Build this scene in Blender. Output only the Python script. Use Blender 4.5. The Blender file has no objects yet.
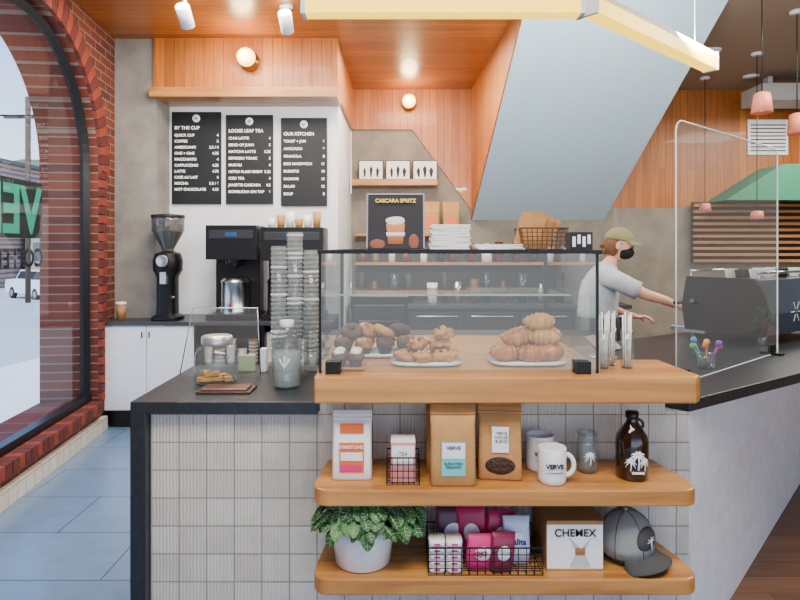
import bpy, math, random
from mathutils import Vector, Matrix, noise
random.seed(4)
H=1.5; F=600.0
def X(px,Y): return (px-400)*Y/F
def Z(py,Y): return H-(py-247)*Y/F
def lin(h):
    h=h.lstrip('#'); r=[int(h[i:i+2],16)/255 for i in (0,2,4)]
    return tuple((c/12.92 if c<=.04045 else ((c+.055)/1.055)**2.4) for c in r)+(1,)
MC={}
def newmat(name):
    m=bpy.data.materials.new(name); m.use_nodes=True
    nt=m.node_tree; return m,nt,nt.nodes['Principled BSDF']
def mat(name,col='#888888',rough=.5,metal=0,emit=0,ecol=None,trans=0,var=.0,bump=0,bscale=40,alpha=1,ior=1.45,coat=0):
    if name in MC: return MC[name]
    m,nt,b=newmat(name); c=lin(col)
    b.inputs['Base Color'].default_value=c; b.inputs['Roughness'].default_value=rough
    b.inputs['Metallic'].default_value=metal; b.inputs['IOR'].default_value=ior
    b.inputs['Coat Weight'].default_value=coat
    if trans: b.inputs['Transmission Weight'].default_value=trans
    if emit:
        b.inputs['Emission Color'].default_value=lin(ecol or col); b.inputs['Emission Strength'].default_value=emit
    tc=nt.nodes.new('ShaderNodeTexCoord'); n=nt.nodes.new('ShaderNodeTexNoise')
    n.inputs['Scale'].default_value=bscale; n.inputs['Detail'].default_value=5
    nt.links.new(tc.outputs['Object'],n.inputs['Vector'])
    v=var if var else .04
    mp=nt.nodes.new('ShaderNodeMapRange'); mp.inputs['From Min'].default_value=.3; mp.inputs['From Max'].default_value=.7
    mp.inputs['To Min'].default_value=1-v; mp.inputs['To Max'].default_value=1+v
    nt.links.new(n.outputs['Fac'],mp.inputs['Value'])
    vm=nt.nodes.new('ShaderNodeVectorMath'); vm.operation='SCALE'; vm.inputs[0].default_value=c[:3]
    nt.links.new(mp.outputs[0],vm.inputs['Scale']); nt.links.new(vm.outputs[0],b.inputs['Base Color'])
    if bump:
        bp=nt.nodes.new('ShaderNodeBump'); bp.inputs['Strength'].default_value=bump; bp.inputs['Distance'].default_value=.01
        nt.links.new(n.outputs['Fac'],bp.inputs['Height']); nt.links.new(bp.outputs[0],b.inputs['Normal'])
    MC[name]=m; return m
def thin_glass(name,tint='#f7fcfb',f0=.04,haze=0):
    if name in MC: return MC[name]
    m,nt,b=newmat(name); nt.nodes.remove(b); L=nt.links.new
    out=nt.nodes['Material Output']
    t=nt.nodes.new('ShaderNodeBsdfTransparent'); t.inputs[0].default_value=lin(tint)
    g=nt.nodes.new('ShaderNodeBsdfGlossy'); g.inputs['Roughness'].default_value=.02
    lw=nt.nodes.new('ShaderNodeLayerWeight'); lw.inputs[0].default_value=.5
    pw=nt.nodes.new('ShaderNodeMath'); pw.operation='POWER'; pw.inputs[1].default_value=4.5; L(lw.outputs['Facing'],pw.inputs[0])
    ma=nt.nodes.new('ShaderNodeMath'); ma.operation='MULTIPLY_ADD'; ma.inputs[1].default_value=.85; ma.inputs[2].default_value=f0; L(pw.outputs[0],ma.inputs[0])
    mx=nt.nodes.new('ShaderNodeMixShader'); L(ma.outputs[0],mx.inputs[0])
    L(t.outputs[0],mx.inputs[1]); L(g.outputs[0],mx.inputs[2])
    last=mx
    if haze:
        d=nt.nodes.new('ShaderNodeBsdfDiffuse'); d.inputs[0].default_value=(.85,.88,.88,1)
        m2=nt.nodes.new('ShaderNodeMixShader'); m2.inputs[0].default_value=haze
        L(mx.outputs[0],m2.inputs[1]); L(d.outputs[0],m2.inputs[2]); last=m2
    L(last.outputs[0],out.inputs[0]); MC[name]=m; return m
def brick(name,axes,bw,rh,c1,c2,cm,mortar=.004,offset=.5,rough=.6,bump=.3,grain=0,lines=0,coat=0,freq=2):
    if name in MC: return MC[name]
    m,nt,b=newmat(name); N=nt.nodes.new; L=nt.links.new
    tc=N('ShaderNodeTexCoord'); sp=N('ShaderNodeSeparateXYZ'); cb=N('ShaderNodeCombineXYZ')
    L(tc.outputs['Object'],sp.inputs[0])
    L(sp.outputs[axes[0]],cb.inputs['X']); L(sp.outputs[axes[1]],cb.inputs['Y'])
    br=N('ShaderNodeTexBrick'); L(cb.outputs[0],br.inputs['Vector'])
    br.offset=offset; br.offset_frequency=freq
    br.inputs['Scale'].default_value=1; br.inputs['Brick Width'].default_value=bw; br.inputs['Row Height'].default_value=rh
    br.inputs['Mortar Size'].default_value=mortar; br.inputs['Mortar Smooth'].default_value=.2
    br.inputs['Color1'].default_value=lin(c1); br.inputs['Color2'].default_value=lin(c2); br.inputs['Mortar'].default_value=lin(cm)
    col=br.outputs['Color']
    mp=N('ShaderNodeMapping'); L(cb.outputs[0],mp.inputs[0])
    mp.inputs['Scale'].default_value=(1.5,30,1) if grain else (8,8,8)
    n=N('ShaderNodeTexNoise'); n.inputs['Scale'].default_value=1.5; n.inputs['Detail'].default_value=6
    L(mp.outputs[0],n.inputs['Vector'])
    mr=N('ShaderNodeMapRange'); mr.inputs['From Min'].default_value=.3; mr.inputs['From Max'].default_value=.7
    g=grain or .08
    mr.inputs['To Min'].default_value=1-g; mr.inputs['To Max'].default_value=1+g*.6
    L(n.outputs['Fac'],mr.inputs['Value'])
    vm=N('ShaderNodeVectorMath'); vm.operation='SCALE'; L(col,vm.inputs[0]); L(mr.outputs[0],vm.inputs['Scale'])
    L(vm.outputs[0],b.inputs['Base Color'])
    b.inputs['Roughness'].default_value=rough; b.inputs['Coat Weight'].default_value=coat
    bp=N('ShaderNodeBump'); bp.inputs['Strength'].default_value=bump; bp.inputs['Distance'].default_value=.004; bp.invert=True
    h=br.outputs['Fac']
    if lines:
        w=N('ShaderNodeTexWave'); w.inputs['Scale'].default_value=lines; w.inputs['Distortion'].default_value=2.5; w.bands_direction='X'
        L(cb.outputs[0],w.inputs['Vector'])
        ad=N('ShaderNodeMath'); ad.operation='MULTIPLY_ADD'; ad.inputs[1].default_value=.45
        L(w.outputs['Fac'],ad.inputs[0]); L(h,ad.inputs[2]); h=ad.outputs[0]
    L(h,bp.inputs['Height']); L(bp.outputs[0],b.inputs['Normal'])
    MC[name]=m; return m
def wood(name,c1,c2,axis='X',rough=.4,sc=1.0,coat=.2):
    if name in MC: return MC[name]
    m,nt,b=newmat(name); N=nt.nodes.new; L=nt.links.new
    tc=N('ShaderNodeTexCoord'); mp=N('ShaderNodeMapping'); L(tc.outputs['Object'],mp.inputs[0])
    s=[22*sc]*3; s['XYZ'.index(axis)]=1.6*sc; mp.inputs['Scale'].default_value=s
    n=N('ShaderNodeTexNoise'); n.inputs['Scale'].default_value=1; n.inputs['Detail'].default_value=7; n.inputs['Distortion'].default_value=.6
    L(mp.outputs[0],n.inputs['Vector']); r=N('ShaderNodeValToRGB'); L(n.outputs['Fac'],r.inputs[0])
    r.color_ramp.elements[0].position=.35; r.color_ramp.elements[0].color=lin(c1)
    r.color_ramp.elements[1].position=.65; r.color_ramp.elements[1].color=lin(c2)
    L(r.outputs[0],b.inputs['Base Color']); b.inputs['Roughness'].default_value=rough; b.inputs['Coat Weight'].default_value=coat
    MC[name]=m; return m

class M:
    def __init__(s,name): s.name=name; s.v=[]; s.f=[]; s.mi=[]; s.sm=[]; s.mats=[]
    def slot(s,m):
        if m not in s.mats: s.mats.append(m)
        return s.mats.index(m)
    def add(s,vs,fs,m,smooth=False,mx=None):
        o=len(s.v); k=s.slot(m)
        for v in vs:
            v=Vector(v); s.v.append(mx@v if mx else v)
        for f in fs: s.f.append([i+o for i in f]); s.mi.append(k); s.sm.append(smooth)
        return s
    def box(s,c,d,m,rz=0,rx=0,ry=0,mx=None):
        x,y,z=[a/2 for a in d]
        vs=[(-x,-y,-z),(x,-y,-z),(x,y,-z),(-x,y,-z),(-x,-y,z),(x,-y,z),(x,y,z),(-x,y,z)]
        T=Matrix.Translation(c)@Matrix.Rotation(rz,4,'Z')@Matrix.Rotation(ry,4,'Y')@Matrix.Rotation(rx,4,'X')
        if mx: T=mx@T
        return s.add(vs,[(0,3,2,1),(4,5,6,7),(0,1,5,4),(1,2,6,5),(2,3,7,6),(3,0,4,7)],m,False,T)
    def bb(s,x0,x1,y0,y1,z0,z1,m,mx=None): return s.box(((x0+x1)/2,(y0+y1)/2,(z0+z1)/2),(abs(x1-x0),abs(y1-y0),abs(z1-z0)),m,mx=mx)
    def prism(s,pts,a,b,m,plane='XY',mx=None):
        def P(p,t): return {'XY':(p[0],p[1],t),'XZ':(p[0],t,p[1]),'YZ':(t,p[0],p[1])}[plane]
        n=len(pts); vs=[P(p,a) for p in pts]+[P(p,b) for p in pts]
        fs=[tuple(range(n))[::-1],tuple(range(n,2*n))]+[(i,(i+1)%n,n+(i+1)%n,n+i) for i in range(n)]
        return s.add(vs,fs,m,False,mx)
    def lathe(s,prof,c,m,seg=28,mx=None,smooth=True,sx=1,sy=1):
        vs=[];fs=[];n=len(prof)
        for r,z in prof:
            for i in range(seg):
                a=2*math.pi*i/seg; vs.append((c[0]+r*sx*math.cos(a),c[1]+r*sy*math.sin(a),c[2]+z))
        for j in range(n-1):
            for i in range(seg):
                k=(i+1)%seg; fs.append((j*seg+i,j*seg+k,(j+1)*seg+k,(j+1)*seg+i))
        if prof[0][0]>1e-5: fs.append(tuple(range(seg))[::-1])
        if prof[-1][0]>1e-5: fs.append(tuple(range((n-1)*seg,n*seg)))
        return s.add(vs,fs,m,smooth,mx)
    def loft(s,secs,m,seg=28,smooth=True,mx=None,cap=True):
        vs=[];fs=[]
        for cx,cy,z,hx,hy,e in secs:
            for i in range(seg):
                a=2*math.pi*i/seg; c,q=math.cos(a),math.sin(a)
                vs.append((cx+hx*math.copysign(abs(c)**(2/e),c),cy+hy*math.copysign(abs(q)**(2/e),q),z))
        for j in range(len(secs)-1):
            for i in range(seg):
                k=(i+1)%seg; fs.append((j*seg+i,j*seg+k,(j+1)*seg+k,(j+1)*seg+i))
        if cap: fs.append(tuple(range(seg))[::-1]); fs.append(tuple(range((len(secs)-1)*seg,len(secs)*seg)))
        return s.add(vs,fs,m,smooth,mx)
    def tube(s,pts,r,m,seg=8,closed=False,mx=None,flat=1,smooth=True):
        pts=[Vector(p) for p in pts]; n=len(pts)
        rs=r if isinstance(r,(list,tuple)) else [r]*n
        vs=[];fs=[]; up=None
        for i in range(n):
            if closed: t=pts[(i+1)%n]-pts[i-1]
            else: t=pts[min(i+1,n-1)]-pts[max(i-1,0)]
            t.normalize()
            if up is None:
                up=Vector((0,0,1)) if abs(t.z)<.9 else Vector((1,0,0))
            sd=t.cross(up)
            if sd.length<1e-4: sd=t.orthogonal()
            sd.normalize(); up=sd.cross(t).normalized()
            for k in range(seg):
                a=2*math.pi*k/seg; vs.append(pts[i]+(sd*math.cos(a)+up*math.sin(a)*flat)*rs[i])
        for j in range(n if closed else n-1):
            for i in range(seg):
                k=(i+1)%seg; J=(j+1)%n; fs.append((j*seg+i,j*seg+k,J*seg+k,J*seg+i))
        if not closed: fs.append(tuple(range(seg))[::-1]); fs.append(tuple(range((n-1)*seg,n*seg)))
        return s.add(vs,fs,m,smooth,mx)
    def ball(s,c,r,m,seg=20,rings=12,nz=0,ns=20,mx=None,fn=None):
        rx,ry,rz=(r,r,r) if isinstance(r,(int,float)) else r
        vs=[];fs=[]
        for j in range(rings+1):
            p=math.pi*j/rings
            for i in range(seg):
                a=2*math.pi*i/seg
                d=Vector((math.sin(p)*math.cos(a),math.sin(p)*math.sin(a),-math.cos(p)))
                k=1+(nz*noise.noise((Vector(c)+d*max(rx,rz))*ns) if nz else 0)
                q=Vector((d.x*rx,d.y*ry,d.z*rz))*k
                if fn: q=fn(q,d)
                vs.append(Vector(c)+q)
        for j in range(rings):
            for i in range(seg):
                k=(i+1)%seg; fs.append((j*seg+i,j*seg+k,(j+1)*seg+k,(j+1)*seg+i))
        return s.add(vs,fs,m,True,mx)
    def done(s,bevel=0,parent=None,recenter=True,bseg=2):
        me=bpy.data.meshes.new(s.name)
        xs=[v.x for v in s.v]; ys=[v.y for v in s.v]; zs=[v.z for v in s.v]
        c=Vector(((min(xs)+max(xs))/2,(min(ys)+max(ys))/2,min(zs))) if recenter else Vector((0,0,0))
        me.from_pydata([v-c for v in s.v],[],s.f)
        for m in s.mats: me.materials.append(m)
        for p,k,sm in zip(me.polygons,s.mi,s.sm): p.material_index=k; p.use_smooth=sm
        me.validate(); me.update()
        o=bpy.data.objects.new(s.name,me); o.location=c; bpy.context.collection.objects.link(o)
        if bevel:
            b=o.modifiers.new('bevel','BEVEL'); b.width=bevel; b.segments=bseg; b.limit_method='ANGLE'; b.angle_limit=math.radians(50)
        if parent: par(o,parent)
        return o
def par(o,p):
    bpy.context.view_layer.update()
    o.parent=p; o.matrix_parent_inverse=p.matrix_world.inverted()
def text(body,loc,size,m,parent,rz=0,align='CENTER',rx=math.pi/2,ext=.0006,name='lettering',space=1,bold=0,lsp=1):
    cu=bpy.data.curves.new(name,'FONT'); cu.body=body; cu.size=size; cu.align_x=align; cu.extrude=ext; cu.space_character=space
    cu.offset=bold; cu.space_line=lsp
    cu.materials.append(m); o=bpy.data.objects.new(name,cu); bpy.context.collection.objects.link(o)
    o.location=loc; o.rotation_euler=(rx,0,rz); par(o,parent); return o

# ---------- materials
PC=('#be7028','#a25a20','#4e290e')
plank_w=brick('cedar_planks_wall','ZX',2.4,.085,*PC,.002,.37,.42,.25,grain=.25,coat=.1)
plank_s=brick('cedar_planks_side','ZY',2.4,.085,*PC,.002,.37,.42,.25,grain=.25,coat=.1)
plank_c=brick('cedar_planks_ceiling','XY',2.8,.085,'#b46a28','#92541f','#40210c',.002,.37,.36,.25,grain=.25,coat=.15)
oak=wood('oiled_oak','#a2662a','#c78b42','X',.38)
oakd=wood('oak_edge','#8f5c2a','#b57c40','X',.4)
black_stone=mat('black_stone','#212428',.36,var=.25,bump=.15,bscale=60)
conc=mat('grey_plaster','#857d6f',.8,var=.18,bump=.1,bscale=5)
conc2=mat('concrete_column','#858179',.8,var=.2,bump=.15,bscale=6)
white=mat('white_paint','#e8eaeb',.5)
whitec=mat('white_ceramic','#ecebe6',.2,coat=.3)
bluep=mat('pale_blue_paint','#c6e2ee',.7)
tile=brick('hatched_ceramic_tile','XZ',.099,.1,'#d0cabb','#bfb8a9','#8f887b',.0022,0,.5,.9,lines=26)
tile2=brick('painted_block','XZ',.4,.2,'#eae8e5','#e2e0dc','#d2cfcb',.001,.5,.6,.35,lines=14)
redbrick=brick('red_brick','YZ',.21,.07,'#74321f','#52221a','#7d6a5c',.006,.5,.8,.6)
floor_t=brick('slate_floor_tile','XY',.9,.45,'#6d88a8','#647f9f','#42546a',.004,.5,.26,.3)
floor_w=brick('walnut_floor','XY',1.6,.13,'#7a5438','#5f3f2a','#2e1c10',.002,.37,.4,.25,grain=.3)
blk=mat('black_plastic','#121315',.35)
blkm=mat('black_metal','#101113',.4,metal=.4)
steel=mat('brushed_steel','#b9bbbd',.28,metal=1)
chrome=mat('chrome','#dadcdd',.12,metal=1)
glass=thin_glass('pane_glass'); cglass=thin_glass('case_glass','#eff7f5',.07); acry=thin_glass('acrylic_sheet','#f4f9f8',.05,.06)
cup_clear=thin_glass('clear_plastic','#eef3f2',.06,.16)
jarg=thin_glass('jar_glass','#eef5f3',.06,.05)
paper=mat('paper_white','#eceae4',.7)
kraft=mat('kraft_paper','#b5834a',.75,var=.1,bump=.1,bscale=30)
kraft2=mat('kraft_card','#a57a46',.8)
ink=mat('black_ink','#141517',.6)
board=mat('menu_board_black','#101316',.55)
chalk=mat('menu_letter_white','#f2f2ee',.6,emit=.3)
pink=mat('pink_pack','#cf2f72',.45); teal=mat('teal_label','#6cc0bd',.5); orange=mat('orange_label','#e2662a',.5)

# ---------- room
M('floor').bb(-3.2,1.35,-3,7.1,-.1,0,floor_t).done(recenter=False)
M('floor').bb(1.35,7,-3,9.2,-.1,0,floor_w).done(recenter=False)
CZ=3.31
M('ceiling').bb(-3.4,.95,-3,7.1,CZ,CZ+.12,plank_c).done(recenter=False)
dark_c=mat('ceiling_tan','#97826f',.7)
c=M('ceiling').bb(.95,7,-3,4.35,CZ,CZ+.12,dark_c); c.bb(2.38,7,4.35,9.2,CZ,CZ+.12,dark_c); c.done(recenter=False)
BY=6.92
w=M('wall_back')
w.bb(-.56,2.4,BY,BY+.2,0,CZ,conc)
w.prism([(-.56,CZ),(-.56,2.85),(X(412,BY),2.85),(.86,1.87),(.86,CZ)],BY-.03,BY-.001,plank_w,'XZ')
w.bb(2.4,7,BY,BY+.2,0,1.95,conc)
w.bb(2.4,7,BY,BY+.2,1.95,CZ,plank_w)
w.done(recenter=False)
M('wall_right').bb(6.8,7,-3,BY,0,CZ,conc).done(recenter=False)
w=M('wall_menu'); w.bb(-2.12,-.57,5.52,BY,0,2.9,white); w.done(recenter=False)
w=M('wall_bulkhead'); w.bb(-2.14,-.54,5.2,BY,2.84,CZ,plank_w); w.done(recenter=False)
M('trim_1').bb(-2.15,-.53,5.14,5.2,2.79,2.87,oak).bb(-2.14,-.54,5.2,5.52,2.79,2.84,oak).done(recenter=False)
M('column_concrete').bb(-2.75,-2.12,5.22,5.9,0,CZ,conc2).done(recenter=False)
# stair
s=M('staircase')
yb,yt=BY-.001,4.38
zb=1.81
L0,L1,R0,R1=.83,.93,2.35,2.4
vs=[(L0,yb,zb),(R0,yb,zb),(R1,yt,CZ),(L1,yt,CZ),(L0,yb,zb+.1),(R0,yb,zb+.1),(R1,yt,CZ+.1),(L1,yt,CZ+.1)]
s.add(vs,[(0,1,2,3),(7,6,5,4),(0,4,5,1),(1,5,6,2),(2,6,7,3),(3,7,4,0)],bluep)
s.add([(L0-.012,yb,zb+.0),(L1-.012,yt,CZ),(L0-.012,yb,CZ),(L0+.0,yb,zb),(L1,yt,CZ),(L0,yb,CZ)],[(0,1,2),(5,4,3),(0,3,4,1),(2,5,3,0)],plank_s)
s.add([(R0+.002,yb,zb),(R1+.002,yt,CZ),(R0+.002,yb,CZ)],[(0,1,2)],bluep).done(recenter=False)

# ---------- window wall
th=math.atan(.103)
WM=Matrix.Translation((-2.3,3.45,0))@Matrix.Rotation(th,4,'Z')
uc,R,sp,sill=.42,1.0,2.1,.25
u0,u1=uc-R,uc+R; TH=.45
w=M('wall_left')
w.bb(-TH,0,u1,2.6,0,CZ,redbrick); w.bb(-TH,0,-6.5,u0,0,CZ,redbrick); w.bb(-TH,0,u0,u1,0,sill,redbrick)
n=32
for i in range(n):
    a=math.pi*i/n; b=math.pi*(i+1)/n
    p=(uc+R*math.cos(a),sp+R*math.sin(a)); q=(uc+R*math.cos(b),sp+R*math.sin(b))
    w.prism([p,(p[0],CZ),(q[0],CZ),q],-TH,0,redbrick,'YZ')
w=w.done(recenter=False); w.matrix_world=WM
w=M('trim_arch'); N=44
ab=mat('arch_brick_red','#7d3322',.75,var=.2,bump=.3,bscale=30); ab2=mat('arch_brick_dark','#57231b',.75,var=.2,bump=.3,bscale=30)
k=0; z=sill
while z<sp-.01:
    w.bb(0.0,.03,u1+.0,u1+.11,z+.004,z+.068,[ab,ab2][k%2]); w.bb(0.0,.03,u0-.11,u0,z+.004,z+.068,[ab,ab2][k%2]); z+=.072; k+=1
for i in range(N):
    a=math.pi*i/N; b=math.pi*(i+.92)/N
    w.prism([(uc+r*math.cos(t),sp+r*math.sin(t)) for r,t in ((R,a),(R,b),(R+.17,b),(R+.17,a))],0,.03,[ab,ab2][i%2],'YZ')
w=w.done(recenter=False); w.matrix_world=WM
w=M('window_1'); fr=mat('window_frame_black','#12161a',.35)
path=[(-.09,u0+.03,sill+.03),(-.09,u0+.03,sp)]+[(-.09,uc-(R-.03)*math.cos(math.pi*i/40),sp+(R-.03)*math.sin(math.pi*i/40)) for i in range(1,40)]+[(-.09,u1-.03,sp),(-.09,u1-.03,sill+.03)]
w.tube(path,.04,fr,seg=4,smooth=False)
w.bb(-.12,-.05,u0,u1,sill,sill+.06,fr); w.bb(-.12,-.06,.05,.1,sill,sp+.95,fr)
pane=[(u0+.04,sill+.05)]+[(uc-(R-.04)*math.cos(math.pi*i/40),sp+(R-.04)*math.sin(math.pi*i/40)) for i in range(0,41)]+[(u1-.04,sill+.05)]
w.add([(-.085,a,b) for a,b in pane],[tuple(range(len(pane)))],glass)
w=w.done(recenter=False); w.matrix_world=WM
w=M('windowsill_brick')
for i in range(36):
    w.bb(-.04,.06,-1.2+i*.072,-1.2+i*.072+.066,sill-.07,sill+.012,[ab2,ab][i%3==0])
w=w.done(bevel=.004,recenter=False); w.matrix_world=WM
curb=brick('curb_tile','YZ',.1,.1,'#d8cfc2','#c9beb0','#8b8074',.003,0,.4,.3)
w=M('baseboard_left'); w.bb(0,.045,-6,1.5,0,.11,curb); w=w.done(recenter=False); w.matrix_world=WM
sg=M('window_sign'); grn=mat('sign_green','#1c8a72',.5,emit=.15)
sg.bb(-.2,-.17,-1.1,.86,1.56,1.95,ink); sg=sg.done(recenter=False); sg.matrix_world=WM
def wtext(body,y,z,size,m,x,al_,parent,bold=0):
    cu=bpy.data.curves.new('sign_letters','FONT'); cu.body=body; cu.size=size; cu.align_x=al_; cu.extrude=.001; cu.offset=bold; cu.materials.append(m)
    o=bpy.data.objects.new('sign_letters',cu); bpy.context.collection.objects.link(o); o.parent=parent
    o.location=(x,y,z); o.rotation_euler=(math.pi/2,0,-math.pi/2); return o
wtext('VERVE',.83,1.6,.44,grn,-.166,'LEFT',sg,.012)
wtext('COFFEE',.72,1.37,.17,ink,-.1,'LEFT',sg,.004)

# ---------- exterior
road=mat('street_asphalt','#a6a7a8',.9,var=.1); walk=mat('sidewalk','#d2cfc9',.9,var=.06,bscale=3)
g=M('ground_outside')
g.add([(-2.9,-6,-.12),(-2.9,60,-2.1),(-7,60,-2.1),(-7,-6,-.12)],[(0,1,2,3)],walk)
g.add([(-7,-6,-.2),(-7,60,-2.2),(-80,60,-2.2),(-80,-6,-.2)],[(0,1,2,3)],road)
g.done(recenter=False)
b1x=brick('far_brick_x','XZ',.5,.2,'#94695a','#7c5646','#a59488',.02,.5,.9,.1)
stucco=mat('far_stucco','#a39a8c',.9); dkw=mat('far_window','#4b5a68',.3); roofm=mat('far_roof','#6a6260',.9); hill=mat('hill_green','#5c7050',.95,var=.3,bscale=.4,bump=.5)
for nm,x0,x1,y0,y1,h,m in (('building_brick',-46,-33,42,56,8.5,b1x),('building_stucco',-32.5,-26,52,60,6.0,stucco),('building_stucco',-24,-12,58,70,5.2,stucco),('building_brick',-62,-47,38,50,7.5,b1x)):
    q=M(nm).bb(x0,x1,y0,y1,-2.6,h,m)
    nx=int((x1-x0)/2.4)
    for i in range(nx):
        for zz in (0.3,3.4):
            if zz+1.6<h: q.bb(x0+.7+i*2.4,x0+1.9+i*2.4,y0-.05,y0,zz,zz+1.6,dkw)
    q.bb(x0-.3,x1+.3,y0-.3,y1,h,h+.3,roofm); q.done(recenter=False)
M('hill').ball((-60,120,-6),(70,30,24),hill,nz=.1,ns=.08).done(recenter=False)
q=M('utility_pole'); q.tube([(-18.6,30,-2),(-18.6,30,9)],.13,mat('pole_wood','#5a4a3c',.9)); q.box((-18.6,30,8),(2.4,.12,.15),MC['pole_wood'])
for dx in (-1,0,1): q.tube([(-18.6+dx,30,8.1),(-30+dx,26,7.0),(-45+dx,22,8)],.03,ink,seg=5)
q.done()
def wheel(q,x,y,z,r=.34):
    mx=Matrix.Translation((x,y,z))@Matrix.Rotation(math.pi/2,4,'X')
    q.lathe([(.0,-.11),(r*.7,-.11),(r,-.08),(r,.08),(r*.7,.11),(0,.11)],(0,0,0),mat('tyre','#1c1c1d',.9),mx=mx)
    q.lathe([(0,.115),(r*.55,.115),(r*.6,.1)],(0,0,0),steel,mx=mx); q.lathe([(r*.6,-.1),(r*.55,-.115),(0,-.115)],(0,0,0),steel,mx=mx)
q=M('white_suv'); cp=mat('car_paint_white','#e6e8ea',.25,coat=.6); cg=mat('car_window','#2c333a',.1)
q.prism([(-2.2,.35),(-2.25,.8),(-2.15,1.05),(-1.2,1.12),(-.7,1.12),(1.9,1.12),(2.2,1.05),(2.25,.5),(2.15,.35)],-.9,.9,cp,'XZ')
q.prism([(-1.2,1.1),(-.55,1.65),(1.75,1.68),(2.1,1.1)],-.78,.78,cp,'XZ')
q.prism([(-1.02,1.14),(-.5,1.58),(1.7,1.6),(1.95,1.14)],-.8,.8,cg,'XZ')
q.prism([(-1.25,1.12),(-.62,1.62),(-.57,1.62),(-1.2,1.12)],-.7,.7,cg,'XZ')
for x in(-1.35,1.4):
    for y in(-.82,.82): wheel(q,x,y,.34)
for y in(-.65,.65): q.box((-2.22,y,.85),(.08,.3,.14),mat('headlamp','#f4f4f0',.2)); q.box((2.24,y,.85),(.06,.2,.25),mat('tail_lamp','#a02020',.3))
q.box((-2.24,0,.75),(.06,.9,.2),blk)
o=q.done(bevel=.05); o.rotation_euler=(0,0,math.radians(-35)); o.location=(X(40,34),34,-1.42)

# ---------- island
YF=1.9; YT=2.15; zb_=.955
q=M('tiled_counter_base'); q.bb(-.893,1.035,YT,2.72,0,.91,tile); q.bb(-.288,.95,YT,2.19,.91,1.002,tile); q.done(recenter=False)
q=M('black_stone_countertop'); q.bb(-.95,-.29,2.11,2.76,.912,zb_,black_stone); q.bb(-.95,-.895,2.11,2.76,0,.915,black_stone); q.done(bevel=.003,recenter=False)
q=M('oak_counter')
q.prism([(X(314,YF),YF),(.94,YF),(.965,YF+.03),(.945,2.2),(.70,2.2),(.70,2.8),(X(314,YF)-.02,2.8)],1.003,1.088,oak)
q.bb(-.27,.68,2.2,2.72,.912,1.003,oakd)
q.done(bevel=.006,recenter=False)
def shelf(z):
    q=M('oak_display_shelf'); yf=1.87; x0,x1=X(312,yf),X(701,yf); pts=[]
    for (cx,s) in ((x0+.05,-1),(x1-.05,1)):
        rng=range(0,7) if s<0 else range(6,-1,-1)
        for i in rng:
            a=math.pi/2*i/6; pts.append((cx+s*.05*math.cos(a),yf+.05-.05*math.sin(a)))
    pts+= [(x1+.0,yf+.1),(x1-.04,YT-.001),(x0+.02,YT-.001),(x0,yf+.1)]
    q.prism(pts,z-.052,z,oak); q.done(bevel=.005,recenter=False)
S1,S2=.742,.465
shelf(S1); shelf(S2)

# ---------- right wing
A=Vector((1.033,2.137)); d=Vector((.836,.549)); nn=Vector((-.549,.836))
def W(t,s): p=A+d*t+nn*s; return (p.x,p.y)
q=M('wing_counter_base')
WA=(1.042,2.152); ang=math.atan2(3.81-2.152,2.54-1.042)
mx=Matrix.Translation((WA[0],WA[1],0))@Matrix.Rotation(ang,4,'Z')
q.bb(0,3.6,0,.12,0,.91,tile2); q=q.done(recenter=False); q.matrix_world=mx
q=M('wing_countertop'); q.prism([W(0,0),W(3.6,0),W(3.6,1.0),W(.42,1.0),(.71,2.95),(.71,2.215),(.965,2.215)],.912,zb_,black_stone); q.done(bevel=.003,recenter=False)

# ---------- glass display case
q=M('pastry_display_case')
x0,x1,y0,y1,z0,z1=-.265,.655,1.96,2.68,1.088,1.488
def pane_q(pts): q.add(pts,[(0,1,2,3)],cglass)
pane_q([(x0,y0,z0),(x1,y0,z0),(x1,y0,z1),(x0,y0,z1)])
pane_q([(x0,y0,z0),(x0,y1,z0),(x0,y1,z1),(x0,y0,z1)]); pane_q([(x1,y0,z0),(x1,y1,z0),(x1,y1,z1),(x1,y0,z1)])
pane_q([(x0,y0,z1),(x1,y0,z1),(x1,y1,z1),(x0,y1,z1)])
edge=mat('glass_edge_green','#7fa59b',.2)
for a in (x0,x1-.014):
    q.bb(a,a+.014,y1-.014,y1,z0,z1,blkm)
    q.bb(a,a+.008,y0-.002,y0+.008,z0,z1,blkm)
q.bb(x0-.004,x1+.004,y0-.008,y0+.008,z1-.010,z1+.002,blkm); q.bb(x0,x1,y1-.012,y1+.004,z1-.014,z1+.002,blkm)
for a in (x0-.004,x1-.01): q.bb(a,a+.014,y0,y1,z1-.012,z1+.002,blkm)
ys=y0+.3; pane_q([(x0+.01,ys,1.32),(x1-.01,ys,1.32),(x1-.01,y1-.02,1.32),(x0+.01,y1-.02,1.32)])
q.bb(x0+.01,x1-.01,ys-.003,ys,1.316,1.323,edge)
for a in (X(333,1.95),X(583,1.95)): q.bb(a-.024,a+.024,y0-.02,y0+.04,z0,z0+.04,blkm)
case=q.done(recenter=False)

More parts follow.
